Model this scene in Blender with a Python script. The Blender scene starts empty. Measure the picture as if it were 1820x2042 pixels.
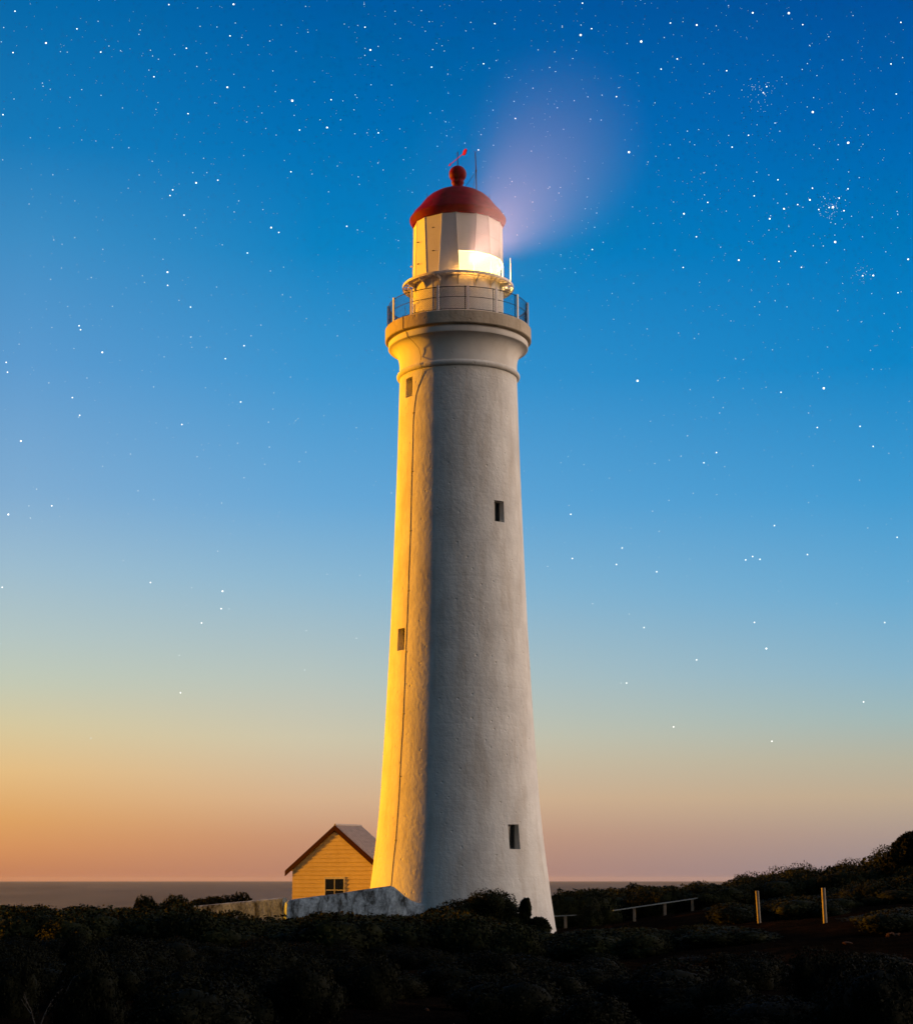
import bpy, bmesh, math, random
import numpy as np
from mathutils import Vector, Matrix

rad = math.radians
S = bpy.context.scene
COL = S.collection

# ------------------------------------------------------------------ camera
EYE = 2.0                                  # eye height; the tower stands 78 m away
F = 3900.0 / 1920.0                        # focal length / picture width
PITCH = rad(11.217)
cam = bpy.data.cameras.new('camera')
cam.sensor_fit = 'HORIZONTAL'
cam.sensor_width = 36.0
cam.lens = 36.0 * F
cam.clip_start = 0.5
cam.clip_end = 200000.0
cam_o = bpy.data.objects.new('camera', cam)
cam_o.location = (0, 0, EYE)
cam_o.rotation_euler = (rad(90) + PITCH, 0, 0)
COL.objects.link(cam_o)
S.camera = cam_o

S.view_settings.view_transform = 'Standard'
S.view_settings.look = 'None'
S.view_settings.exposure = 1.05
S.view_settings.gamma = 1.0
S.view_settings.use_curve_mapping = False
S.cycles.max_bounces = 6
S.cycles.diffuse_bounces = 3
S.cycles.transparent_max_bounces = 12
S.cycles.volume_bounces = 0
S.cycles.sample_clamp_indirect = 4.0
S.cycles.use_denoising = True


def lin(c):
    return tuple(((v / 255.0) / 12.92 if v <= 10.3 else ((v / 255.0 + 0.055) / 1.055) ** 2.4) for v in c)


# ------------------------------------------------------------------ dusk sky
SUN_AZ = -114.0                            # measured from the side of the tower that faces the camera, left is negative
SUN_EL = 2.0
sun_dir = Vector((math.sin(rad(SUN_AZ)) * math.cos(rad(SUN_EL)),
                  -math.cos(rad(SUN_AZ)) * math.cos(rad(SUN_EL)), math.sin(rad(SUN_EL))))
world = bpy.data.worlds.new('World')
S.world = world
world.use_nodes = True
nt = world.node_tree
nt.nodes.clear()
W = nt.nodes.new
L = nt.links.new


def math_node(op, a, b=None, tree=None):
    t = tree or nt
    n = t.nodes.new('ShaderNodeMath')
    n.operation = op
    for i, v in enumerate((a, b)):
        if v is None:
            continue
        if isinstance(v, (int, float)):
            n.inputs[i].default_value = v
        else:
            t.links.new(v, n.inputs[i])
    return n.outputs[0]


tc = W('ShaderNodeTexCoord')
sp = W('ShaderNodeSeparateXYZ')
L(tc.outputs['Generated'], sp.inputs[0])
elev = math_node('MULTIPLY', math_node('ARCSINE', sp.outputs[2]), 180 / math.pi)
azim = math_node('MULTIPLY', math_node('ARCTAN2', sp.outputs[0], sp.outputs[1]), 180 / math.pi)
E0, E1 = -5.0, 90.0
efac = math_node('DIVIDE', math_node('SUBTRACT', elev, E0), E1 - E0)


def ramp(stops, gain=1.0):
    n = W('ShaderNodeValToRGB')
    cr = n.color_ramp
    cr.interpolation = 'EASE' if False else 'LINEAR'
    els = cr.elements
    for i, (e, c) in enumerate(stops):
        p = (e - E0) / (E1 - E0)
        el = els[i] if i < len(els) else els.new(p)
        el.position = p
        col = lin(c)
        el.color = (min(1e3, col[0] * gain), col[1] * gain, col[2] * gain, 1)
    L(efac, n.inputs[0])
    return n.outputs[0]


ZEN = (16, 68, 136)
R_left = ramp([(-5, (130, 90, 80)), (0.0, (188, 122, 88)), (0.8, (211, 143, 91)), (1.8, (222, 163, 99)), (3.2, (228, 189, 132)),
               (4.5, (215, 200, 158)), (5.9, (194, 201, 182)), (7.2, (180, 197, 195)), (9.3, (156, 188, 207)), (11.5, (128, 173, 210)),
               (15.4, (92, 155, 207)), (19.2, (60, 141, 197)), (22.0, (20, 122, 186)), (26.6, (2, 102, 168)), (45, (4, 66, 132)), (90, ZEN)])
R_cen = ramp([(-5, (130, 100, 90)), (0.0, (178, 126, 106)), (1.2, (198, 146, 114)), (2.4, (213, 176, 140)), (4.2, (206, 197, 170)),
              (6.2, (182, 195, 190)), (9.0, (142, 184, 209)), (11.5, (104, 168, 214)), (15.4, (60, 150, 208)),
              (19.2, (10, 130, 194)), (23.0, (0, 110, 180)), (26.6, (0, 92, 163)), (45, (4, 62, 130)), (90, ZEN)])
R_right = ramp([(-5, (110, 98, 98)), (0.0, (142, 132, 140)), (1.2, (168, 148, 140)), (2.4, (190, 170, 144)), (3.6, (181, 179, 160)),
                (4.8, (160, 184, 184)), (6.2, (138, 180, 201)), (8.5, (104, 170, 210)), (11.5, (64, 154, 209)), (15.4, (14, 132, 198)),
                (19.2, (0, 117, 187)), (23.0, (0, 97, 174)), (26.6, (0, 78, 153)), (45, (4, 58, 126)), (90, ZEN)])
R_sun = ramp([(-5, (160, 80, 30)), (0.5, (250, 150, 40)), (6, (225, 150, 50)), (14, (130, 100, 60)), (28, (45, 70, 90)), (60, (26, 70, 118)), (90, ZEN)], 0.7)
R_east = ramp([(-5, (150, 128, 120)), (0, (255, 220, 190)), (30, (250, 220, 192)), (48, (120, 145, 165)), (70, (30, 80, 130)), (90, ZEN)], 4.0)
R_back = ramp([(-5, (36, 46, 50)), (0, (54, 82, 88)), (22, (52, 88, 100)), (45, (26, 72, 108)), (90, ZEN)])


def span(a, b):
    n = W('ShaderNodeMapRange')
    n.clamp = True
    n.interpolation_type = 'LINEAR'
    L(azim, n.inputs['Value'])
    n.inputs['From Min'].default_value = a
    n.inputs['From Max'].default_value = b
    return n.outputs[0]


def mixc(f, a, b):
    n = W('ShaderNodeMix')
    n.data_type = 'RGBA'
    L(f, n.inputs['Factor'])
    L(a, n.inputs['A'])
    L(b, n.inputs['B'])
    return n.outputs['Result']


c = mixc(span(-110, -72), R_back, R_sun)
c = mixc(span(-60, -13.5), c, R_left)
c = mixc(span(-13.5, -4.5), c, R_cen)
c = mixc(span(-4.5, 13.5), c, R_right)
c = mixc(span(30, 62), c, R_east)
c = mixc(span(104, 132), c, R_back)
bg = W('ShaderNodeBackground')
L(c, bg.inputs[0])
bg.inputs[1].default_value = 0.483
wo = W('ShaderNodeOutputWorld')
L(bg.outputs[0], wo.inputs[0])

# ------------------------------------------------------------------ low sun
sun = bpy.data.lights.new('sun', 'SUN')
sun.energy = 5.0
sun.angle = rad(3.5)
sun.color = (1.0, 0.385, 0.0)
sun_o = bpy.data.objects.new('sun', sun)
sun_o.rotation_euler = sun_dir.to_track_quat('Z', 'Y').to_euler()
COL.objects.link(sun_o)


# ------------------------------------------------------------------ helpers
def at(px, py, Y):
    """point at distance Y that lies on the photograph's pixel (1820 x 2042 frame)"""
    f = F * 1820
    e = math.atan((1021 - py) / f)
    z = Y * math.tan(PITCH + e)
    d = Y * math.cos(PITCH) + z * math.sin(PITCH)
    return Vector(((px - 910) * d / f, Y, z + EYE))


def to_px(x, y, z):
    f = F * 1820
    z = z - EYE
    d = y * math.cos(PITCH) + z * math.sin(PITCH)
    u = z * math.cos(PITCH) - y * math.sin(PITCH)
    return 910 + f * x / d, 1021 - f * u / d


def tag(o, label=None, cat=None, group=None, kind=None):
    if label:
        o['label'] = label
    if cat:
        o['category'] = cat
    if group:
        o['group'] = group
    if kind:
        o['kind'] = kind
    return o


def empty(name, loc, rz=0.0):
    o = bpy.data.objects.new(name, None)
    o.location = loc
    o.rotation_euler = (0, 0, rz)
    o.empty_display_size = 0.3
    COL.objects.link(o)
    return o


def build(name, bm, mat, parent=None, smooth=None):
    me = bpy.data.meshes.new(name)
    bmesh.ops.recalc_face_normals(bm, faces=bm.faces[:])
    bm.to_mesh(me)
    bm.free()
    if mat:
        me.materials.append(mat)
    if smooth is not None:
        me.shade_smooth()
        me.set_sharp_from_angle(angle=rad(smooth))
    o = bpy.data.objects.new(name, me)
    COL.objects.link(o)
    if parent:
        o.parent = parent
    return o


def from_np(name, v, f, mat, parent=None, smooth=False):
    """v (n,3), f (m,4) quads"""
    me = bpy.data.meshes.new(name)
    n, m = len(v), len(f)
    me.vertices.add(n)
    me.vertices.foreach_set('co', np.ascontiguousarray(v, dtype=np.float32).ravel())
    me.loops.add(m * 4)
    me.loops.foreach_set('vertex_index', np.ascontiguousarray(f, dtype=np.int32).ravel())
    me.polygons.add(m)
    me.polygons.foreach_set('loop_start', np.arange(0, m * 4, 4, dtype=np.int32))
    me.polygons.foreach_set('loop_total', np.full(m, 4, dtype=np.int32))
    me.update(calc_edges=True)
    me.validate()
    if mat:
        me.materials.append(mat)
    if smooth:
        me.shade_smooth()
    o = bpy.data.objects.new(name, me)
    COL.objects.link(o)
    if parent:
        o.parent = parent
    return o


def lathe(bm, prof, seg=96, closed=False, a0=0.0):
    """prof: list of (r, z); closed joins last to first, otherwise ends are capped"""
    rings = []
    for r, z in prof:
        rings.append([bm.verts.new((r * math.sin(a0 + 2 * math.pi * i / seg), -r * math.cos(a0 + 2 * math.pi * i / seg), z)) for i in range(seg)])
    n = len(rings)
    for k in range(n if closed else n - 1):
        A, B = rings[k], rings[(k + 1) % n]
        for i in range(seg):
            j = (i + 1) % seg
            bm.faces.new((A[i], A[j], B[j], B[i]))
    if not closed:
        bm.faces.new(rings[0])
        bm.faces.new(rings[-1])


def tube(bm, pts, r, seg=6, r1=None):
    pts = [Vector(p) for p in pts]
    n = len(pts)
    rings = []
    for i, p in enumerate(pts):
        t = (pts[min(i + 1, n - 1)] - pts[max(i - 1, 0)]).normalized()
        up = Vector((0, 0, 1)) if abs(t.z) < 0.9 else Vector((0, 1, 0))
        u = t.cross(up).normalized()
        w = t.cross(u)
        rr = r if r1 is None else r + (r1 - r) * i / max(1, n - 1)
        rings.append([bm.verts.new(p + u * rr * math.cos(2 * math.pi * k / seg) + w * rr * math.sin(2 * math.pi * k / seg)) for k in range(seg)])
    for A, B in zip(rings, rings[1:]):
        for k in range(seg):
            j = (k + 1) % seg
            bm.faces.new((A[k], A[j], B[j], B[k]))
    bm.faces.new(rings[0])
    bm.faces.new(rings[-1])


def box(bm, lo, hi, M=None):
    x0, y0, z0 = lo
    x1, y1, z1 = hi
    vs = [Vector(p) for p in ((x0, y0, z0), (x1, y0, z0), (x1, y1, z0), (x0, y1, z0), (x0, y0, z1), (x1, y0, z1), (x1, y1, z1), (x0, y1, z1))]
    if M is not None:
        vs = [M @ v for v in vs]
    v = [bm.verts.new(p) for p in vs]
    for q in ((0, 3, 2, 1), (4, 5, 6, 7), (0, 1, 5, 4), (1, 2, 6, 5), (2, 3, 7, 6), (3, 0, 4, 7)):
        bm.faces.new([v[i] for i in q])


def prism(bm, poly, vec):
    """extrude a polygon (list of 3D points) along vec"""
    vec = Vector(vec)
    a = [bm.verts.new(Vector(p)) for p in poly]
    b = [bm.verts.new(Vector(p) + vec) for p in poly]
    n = len(poly)
    bm.faces.new(a)
    bm.faces.new(b[::-1])
    for i in range(n):
        j = (i + 1) % n
        bm.faces.new((a[i], b[i], b[j], a[j]))


def rz(az):
    """frame whose -Y axis points to azimuth az (0 = towards the camera, right positive)"""
    return Matrix.Rotation(rad(az), 4, 'Z')


def polar(r, az, z):
    return Vector((r * math.sin(rad(az)), -r * math.cos(rad(az)), z))


# ------------------------------------------------------------------ materials
def mat_base(name):
    m = bpy.data.materials.new(name)
    m.use_nodes = True
    t = m.node_tree
    b = t.nodes['Principled BSDF']
    return m, t, b


def noise(t, vec, scale, detail=4, rough=0.6, dist=0.0):
    n = t.nodes.new('ShaderNodeTexNoise')
    n.inputs['Scale'].default_value = scale
    n.inputs['Detail'].default_value = detail
    n.inputs['Roughness'].default_value = rough
    n.inputs['Distortion'].default_value = dist
    if vec is not None:
        t.links.new(vec, n.inputs['Vector'])
    return n.outputs[0]


def mapping(t, sc=(1, 1, 1)):
    c = t.nodes.new('ShaderNodeTexCoord')
    m = t.nodes.new('ShaderNodeMapping')
    m.inputs['Scale'].default_value = sc
    t.links.new(c.outputs['Object'], m.inputs[0])
    return m.outputs[0]


def cramp(t, fac, stops):
    n = t.nodes.new('ShaderNodeValToRGB')
    els = n.color_ramp.elements
    for i, (p, col) in enumerate(stops):
        el = els[i] if i < len(els) else els.new(p)
        el.position = p
        el.color = tuple(col) + (1,) if len(col) == 3 else col
    t.links.new(fac, n.inputs[0])
    return n.outputs[0]


def mixm(t, mode, fac, a, b):
    n = t.nodes.new('ShaderNodeMix')
    n.data_type = 'RGBA'
    n.blend_type = mode
    if isinstance(fac, (int, float)):
        n.inputs['Factor'].default_value = fac
    else:
        t.links.new(fac, n.inputs['Factor'])
    for v, k in ((a, 'A'), (b, 'B')):
        if isinstance(v, tuple):
            n.inputs[k].default_value = v + (1,)
        else:
            t.links.new(v, n.inputs[k])
    return n.outputs['Result']


def bump(t, b, h, strength, dist, prev=None):
    n = t.nodes.new('ShaderNodeBump')
    n.inputs['Strength'].default_value = strength
    n.inputs['Distance'].default_value = dist
    t.links.new(h, n.inputs['Height'])
    if prev is not None:
        t.links.new(prev, n.inputs['Normal'])
    t.links.new(n.outputs[0], b.inputs['Normal'])
    return n.outputs[0]


def mat_plaster(name, c0, c1, stain=(0.36, 0.27, 0.18), stain_amt=0.5, courses=True, rough_amt=1.0):
    m, t, b = mat_base(name)
    v = mapping(t)
    vz = mapping(t, (1.4, 1.4, 0.22))
    big = noise(t, v, 0.9, 5, 0.6)
    col = mixm(t, 'MIX', cramp(t, big, [(0.35, (0, 0, 0)), (0.7, (1, 1, 1))]), c0, c1)
    streak = cramp(t, noise(t, vz, 1.3, 6, 0.7, 0.3), [(0.46, (0, 0, 0)), (0.78, (1, 1, 1))])
    n = t.nodes.new('ShaderNodeMath')
    n.operation = 'MULTIPLY'
    t.links.new(streak, n.inputs[0])
    n.inputs[1].default_value = stain_amt
    col = mixm(t, 'MIX', n.outputs[0], col, stain)
    spk = cramp(t, noise(t, v, 14, 3, 0.7), [(0.62, (1, 1, 1)), (0.78, (0.72, 0.7, 0.66))])
    col = mixm(t, 'MULTIPLY', 0.7, col, spk)
    t.links.new(col, b.inputs['Base Color'])
    b.inputs['Roughness'].default_value = 0.85
    b.inputs['Specular IOR Level'].default_value = 0.2
    p = bump(t, b, noise(t, v, 5.5, 4, 0.6), 0.5 * rough_amt, 0.05)
    p = bump(t, b, noise(t, v, 28, 3, 0.6), 0.35 * rough_amt, 0.015, p)
    vo = t.nodes.new('ShaderNodeTexVoronoi')
    vo.inputs['Scale'].default_value = 2.3
    vo.inputs['Randomness'].default_value = 1.0
    t.links.new(v, vo.inputs['Vector'])
    pit = cramp(t, vo.outputs['Distance'], [(0.04, (0, 0, 0)), (0.13, (1, 1, 1))])
    p = bump(t, b, pit, 0.5 * rough_amt, 0.04, p)
    if courses:
        w = t.nodes.new('ShaderNodeTexWave')
        w.wave_type = 'BANDS'
        w.bands_direction = 'Z'
        w.inputs['Scale'].default_value = 0.62
        w.inputs['Distortion'].default_value = 0.6
        w.inputs['Detail'].default_value = 2
        t.links.new(v, w.inputs['Vector'])
        cs = cramp(t, w.outputs[1], [(0.0, (0, 0, 0)), (0.12, (1, 1, 1))])
        bump(t, b, cs, 0.08, 0.02, p)
    return m


def mat_simple(name, c, rough=0.6, metal=0.0, var=0.25, scale=6.0, bstr=0.15, spec=0.5):
    m, t, b = mat_base(name)
    v = mapping(t)
    n = noise(t, v, scale, 5, 0.65)
    lo = tuple(x * (1 - var) for x in c)
    hi = tuple(min(1, x * (1 + var)) for x in c)
    t.links.new(cramp(t, n, [(0.3, lo), (0.7, hi)]), b.inputs['Base Color'])
    b.inputs['Roughness'].default_value = rough
    b.inputs['Metallic'].default_value = metal
    b.inputs['Specular IOR Level'].default_value = spec
    bump(t, b, noise(t, v, scale * 4, 4, 0.6), bstr, 0.01)
    return m


def mat_emit(name, c, s):
    m = bpy.data.materials.new(name)
    m.use_nodes = True
    t = m.node_tree
    t.nodes.clear()
    e = t.nodes.new('ShaderNodeEmission')
    e.inputs[0].default_value = tuple(c) + (1,)
    e.inputs[1].default_value = s
    o = t.nodes.new('ShaderNodeOutputMaterial')
    t.links.new(e.outputs[0], o.inputs[0])
    return m


def mat_glass(name):
    m = bpy.data.materials.new(name)
    m.use_nodes = True
    t = m.node_tree
    t.nodes.clear()
    tr = t.nodes.new('ShaderNodeBsdfTransparent')
    gl = t.nodes.new('ShaderNodeBsdfGlossy')
    gl.inputs['Roughness'].default_value = 0.05
    mx = t.nodes.new('ShaderNodeMixShader')
    mx.inputs[0].default_value = 0.07
    t.links.new(tr.outputs[0], mx.inputs[1])
    t.links.new(gl.outputs[0], mx.inputs[2])
    o = t.nodes.new('ShaderNodeOutputMaterial')
    t.links.new(mx.outputs[0], o.inputs[0])
    return m


def mat_leaf(name, c0, c1, c2):
    m, t, b = mat_base(name)
    v = mapping(t)
    n = noise(t, v, 1.1, 3, 0.6)
    t.links.new(cramp(t, n, [(0.3, c0), (0.55, c1), (0.75, c2)]), b.inputs['Base Color'])
    b.inputs['Roughness'].default_value = 0.75
    b.inputs['Specular IOR Level'].default_value = 0.04
    return m


def mat_wall():
    m, t, b = mat_base('stained_wall_render')
    v = mapping(t)
    vs = mapping(t, (1.0, 1.0, 0.45))
    n1 = noise(t, vs, 2.4, 6, 0.72, 0.4)
    n2 = noise(t, v, 9.0, 5, 0.7)
    col = cramp(t, n1, [(0.36, (0.42, 0.51, 0.58)), (0.50, (0.25, 0.31, 0.36)), (0.62, (0.045, 0.052, 0.055))])
    col = mixm(t, 'MULTIPLY', 0.75, col, cramp(t, n2, [(0.4, (1, 1, 1)), (0.65, (0.35, 0.36, 0.36))]))
    t.links.new(col, b.inputs['Base Color'])
    b.inputs['Roughness'].default_value = 0.9
    b.inputs['Specular IOR Level'].default_value = 0.1
    bump(t, b, n2, 0.6, 0.04)
    return m


M_shaft = mat_plaster('white_plaster', (0.74, 0.72, 0.68), (0.60, 0.58, 0.55), stain_amt=0.5)
M_conc = mat_plaster('weathered_concrete', (0.54, 0.45, 0.34), (0.42, 0.35, 0.26), stain=(0.24, 0.17, 0.10), stain_amt=0.6, courses=False)
M_panel = mat_plaster('white_painted_steel', (0.78, 0.75, 0.71), (0.70, 0.67, 0.63), stain_amt=0.15, courses=False, rough_amt=0.12)
M_drum = mat_plaster('white_painted_masonry', (0.76, 0.73, 0.69), (0.66, 0.63, 0.59), stain_amt=0.25, courses=False, rough_amt=0.3)
M_wall = mat_wall()
M_red = mat_simple('red_gloss_paint', (0.17, 0.002, 0.010), 0.45, 0, 0.3, 3, 0.05, 0.03)
M_redtrim = mat_simple('red_trim_paint', (0.045, 0.003, 0.004), 0.6, 0, 0.2, 3, 0.05, 0.05)
M_rail = mat_simple('pale_rail_paint', (0.74, 0.66, 0.62), 0.5, 0, 0.12, 8, 0.05)
M_iron = mat_simple('dark_iron', (0.022, 0.02, 0.02), 0.7, 0.0, 0.3, 8, 0.05, 0.1)
M_cat = mat_simple('catwalk_paint', (0.66, 0.60, 0.52), 0.5, 0, 0.2, 4, 0.05)
M_cable = mat_simple('dark_cable', (0.10, 0.06, 0.03), 0.6, 0, 0.2, 8, 0.05)
M_dark = mat_simple('dark_glass', (0.010, 0.012, 0.015), 0.15, 0, 0.2, 2, 0.0)
M_frame = mat_simple('window_frame_paint', (0.55, 0.52, 0.46), 0.5, 0, 0.1, 8, 0.02)
M_sill = mat_simple('grey_door_board', (0.12, 0.11, 0.10), 0.7, 0, 0.2, 8, 0.05)
M_roof = mat_simple('roof_iron', (0.26, 0.22, 0.19), 0.55, 0.0, 0.2, 5, 0.1)
M_raily = mat_simple('silvered_timber', (0.15, 0.17, 0.17), 0.85, 0, 0.25, 7, 0.3, 0.1)
M_post = mat_simple('weathered_timber', (0.20, 0.16, 0.12), 0.85, 0, 0.3, 7, 0.4)
M_rock = mat_simple('reddish_limestone', (0.055, 0.024, 0.011), 0.95, 0, 0.6, 7, 1.0, 0.1)
M_twig = mat_simple('grey_twig', (0.04, 0.035, 0.03), 0.9, 0, 0.3, 9, 0.2)
M_lens = mat_emit('lamp_light', (1.0, 0.74, 0.11), 3.2)
M_glass = mat_glass('clear_glass')
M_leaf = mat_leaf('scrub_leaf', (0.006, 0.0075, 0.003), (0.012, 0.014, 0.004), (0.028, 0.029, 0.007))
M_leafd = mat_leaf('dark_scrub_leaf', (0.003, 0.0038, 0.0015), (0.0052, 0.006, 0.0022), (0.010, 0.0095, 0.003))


def mat_clad():
    m, t, b = mat_base('cream_weatherboard')
    v = mapping(t)
    n = noise(t, v, 2.0, 5, 0.6)
    col = cramp(t, n, [(0.3, (0.66, 0.50, 0.22)), (0.7, (0.76, 0.60, 0.28))])
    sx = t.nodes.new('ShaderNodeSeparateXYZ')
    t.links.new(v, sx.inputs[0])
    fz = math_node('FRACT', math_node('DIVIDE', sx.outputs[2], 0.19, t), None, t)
    lap_shade = cramp(t, fz, [(0.0, (0.78, 0.75, 0.70)), (0.13, (1, 1, 1))])  # shadow line at the foot of each lapped board, painted into the colour
    col = mixm(t, 'MULTIPLY', 1.0, col, lap_shade)
    t.links.new(col, b.inputs['Base Color'])
    b.inputs['Roughness'].default_value = 0.7
    b.inputs['Specular IOR Level'].default_value = 0.1
    bump(t, b, noise(t, v, 20, 3, 0.6), 0.1, 0.01)
    return m


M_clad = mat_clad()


def mat_ground():
    m, t, b = mat_base('dark_soil')
    v = mapping(t)
    n = noise(t, v, 0.35, 6, 0.65)
    n2 = noise(t, v, 3.0, 6, 0.7)
    col = cramp(t, n, [(0.3, (0.005, 0.0045, 0.004)), (0.55, (0.012, 0.008, 0.005)), (0.75, (0.040, 0.018, 0.008))])
    col = mixm(t, 'MULTIPLY', 0.8, col, cramp(t, n2, [(0.35, (0.25, 0.25, 0.25)), (0.7, (1, 1, 1))]))
    t.links.new(col, b.inputs['Base Color'])
    b.inputs['Roughness'].default_value = 1.0
    b.inputs['Specular IOR Level'].default_value = 0.0
    p = bump(t, b, n2, 1.0, 0.3)
    bump(t, b, noise(t, v, 16, 4, 0.6), 0.8, 0.05, p)
    return m


def mat_sea():
    m = bpy.data.materials.new('sea_water')
    m.use_nodes = True
    t = m.node_tree
    t.nodes.clear()
    v2 = mapping(t, (0.05, 0.02, 0.05))
    bp = t.nodes.new('ShaderNodeBump')
    bp.inputs['Strength'].default_value = 0.25
    bp.inputs['Distance'].default_value = 2.0
    t.links.new(noise(t, v2, 1.0, 5, 0.7), bp.inputs['Height'])
    d = t.nodes.new('ShaderNodeBsdfDiffuse')
    d.inputs[0].default_value = (0.02, 0.024, 0.028, 1)
    g = t.nodes.new('ShaderNodeBsdfGlossy')
    g.inputs[0].default_value = (0.86, 0.76, 0.78, 1)
    g.inputs['Roughness'].default_value = 0.12
    t.links.new(bp.outputs[0], g.inputs['Normal'])
    mx = t.nodes.new('ShaderNodeMixShader')
    v = mapping(t, (0.003, 0.0006, 0.01))
    t.links.new(cramp(t, noise(t, v, 1.0, 4, 0.6), [(0.3, (0.13, 0.125, 0.14)), (0.7, (0.25, 0.24, 0.26))]), mx.inputs[0])
    t.links.new(d.outputs[0], mx.inputs[1])
    t.links.new(g.outputs[0], mx.inputs[2])
    o = t.nodes.new('ShaderNodeOutputMaterial')
    t.links.new(mx.outputs[0], o.inputs[0])
    return m


# ------------------------------------------------------------------ terrain and sea
def sst(a, b, x):
    x = np.clip((np.asarray(x, dtype=float) - a) / (b - a), 0, 1)
    return x * x * (3 - 2 * x)


def hgt(x, y):
    x = np.asarray(x, dtype=float)
    y = np.asarray(y, dtype=float)
    h = 0.30 - 0.009 * np.clip(y - 25, 0, 60)
    A = np.interp(y, [10, 25, 50, 80, 100, 130], [0.0, 0.35, 1.1, 1.35, 1.7, 1.9])
    h = h + sst(1.5, 17, x) * A
    h = h + sst(15, 30, x) * 1.0 * sst(60, 100, y)
    h = h + 0.10 * np.sin(x * 0.31 + 1.2) * np.sin(y * 0.23) + 0.06 * np.sin(x * 0.83 + y * 0.61)
    h = h + 3.2 * sst(14, 24, -x) * sst(18, 26, y) * (1 - sst(44, 54, y)) * (1 - sst(38, 55, -x))  # unseen bank off to the left, added to shade the foreground from the sun
    drop = sst(96, 190, y + np.abs(x + 0) * 0.0 - 8 * sst(0, 25, x) * -1.0)
    h = h - drop * 66
    left = sst(70, 150, -x)
    right = sst(60, 150, x)
    h = h - np.maximum(left, right) * 0.0 - left * 58 * (1 - drop)
    return h


def terrain():
    xs = np.concatenate([np.linspace(-160, -40, 40)[:-1], np.linspace(-40, 40, 161), np.linspace(40, 160, 40)[1:]])
    ys = np.concatenate([np.linspace(-60, 15, 26)[:-1], np.linspace(15, 120, 190), np.linspace(120, 200, 40)[1:]])
    X, Y = np.meshgrid(xs, ys)
    Z = hgt(X, Y)
    rng = np.random.default_rng(5)
    Z = Z + rng.normal(0, 0.02, Z.shape)
    v = np.stack([X, Y, Z], -1).reshape(-1, 3)
    nx, ny = len(xs), len(ys)
    i = np.arange(ny - 1)[:, None] * nx + np.arange(nx - 1)[None]
    f = np.stack([i, i + 1, i + 1 + nx, i + nx], -1).reshape(-1, 4)
    tag(from_np('ground', v, f, mat_ground(), smooth=True), kind='structure')


terrain()
bm = bmesh.new()
bmesh.ops.create_circle(bm, cap_ends=True, radius=40000, segments=256)
sea = build('sea', bm, mat_sea())
sea.location = (0, 0, -40)
tag(sea, kind='structure')

# ------------------------------------------------------------------ lighthouse
ZB = -0.45                                  # foot of the tower
tower = empty('lighthouse', (0.15, 78, ZB))
tower.rotation_euler = (0, -rad(0.17), 0)
tag(tower, 'tall white tapering lighthouse with red domed lantern roof and lit lamp window', 'lighthouse')
OFF = EYE - ZB                              # measured heights are relative to the eye


def zl(z):
    return z + OFF


SH = [(4.02, -2.44), (3.957, -2.17), (3.797, -1.13), (3.665, -0.07), (3.477, 1.43), (3.316, 3.08), (3.09, 6.7), (2.899, 10.44), (2.75, 14.3), (2.629, 17.91), (2.56, 20.80), (2.55, 21.30)]
sz = [p[1] for p in SH]
sr = [p[0] for p in SH]


def shaft_r(z):
    return float(np.interp(z, sz, sr))


def smooth_r(z):
    return (shaft_r(z - 0.5) + 2 * shaft_r(z) + shaft_r(z + 0.5)) / 4 if -1.9 < z < 20.7 else shaft_r(z)


bm = bmesh.new()
zz = np.concatenate([np.linspace(-2.44, 21.30, 60)])
lathe(bm, [(smooth_r(z), zl(z)) for z in zz], 160)
shaft = build('tower_shaft', bm, M_shaft, tower)
WIN = [(-56, 20.35, 0.52, 0.86), (38.5, 15.95, 0.52, 0.90), (-56, 9.9, 0.52, 0.90), (39, 1.85, 0.56, 0.98)]


def win_z(py_src, az, r):
    return at(910, py_src * 0.948, 78 - r * math.cos(rad(az))).z - EYE


WIN = [(-55.5, win_z(814.5, -56, 2.56), 0.50, 0.86), (38.5, win_z(1075.5, 38, 2.70), 0.52, 0.90),
       (-55.5, win_z(1345, -56, 2.90), 0.52, 0.92), (39.0, win_z(1761, 39, 3.38), 0.56, 0.98)]
cut = bmesh.new()
for az, z, w, h in WIN:
    r = shaft_r(z)
    box(cut, (-w / 2, -r - 0.6, zl(z) - h / 2), (w / 2, -r + 0.42, zl(z) + h / 2), rz(az))
cut_o = build('cutter', cut, None, tower)
md = shaft.modifiers.new('cut', 'BOOLEAN')
md.object = cut_o
md.operation = 'DIFFERENCE'
md.solver = 'EXACT'
bpy.context.view_layer.update()
dg = bpy.context.evaluated_depsgraph_get()
me = bpy.data.meshes.new_from_object(shaft.evaluated_get(dg))
shaft.modifiers.clear()
shaft.data = me
if not me.materials:
    me.materials.append(M_shaft)
me.shade_smooth()
me.set_sharp_from_angle(angle=rad(28))
bpy.data.objects.remove(cut_o)
for az, z, w, h in WIN:
    r = shaft_r(z)
    bm = bmesh.new()
    M = rz(az)
    y0, y1 = -r + 0.30, -r + 0.36
    t = 0.05
    a, b = w / 2 - 0.004, h / 2 - 0.004
    box(bm, (-a, y0, zl(z) - b), (-a + t, y1, zl(z) + b), M)
    box(bm, (a - t, y0, zl(z) - b), (a, y1, zl(z) + b), M)
    box(bm, (-a + t, y0, zl(z) + b - t), (a - t, y1, zl(z) + b), M)
    box(bm, (-a + t, y0, zl(z) - b), (a - t, y1, zl(z) - b + t), M)
    wo_ = build('window', bm, M_sill, tower)
    bm = bmesh.new()
    box(bm, (-a + t, y0 + 0.02, zl(z) - b + t), (a - t, y0 + 0.035, zl(z) + b - t), M)
    build('pane', bm, M_dark, wo_)

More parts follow.
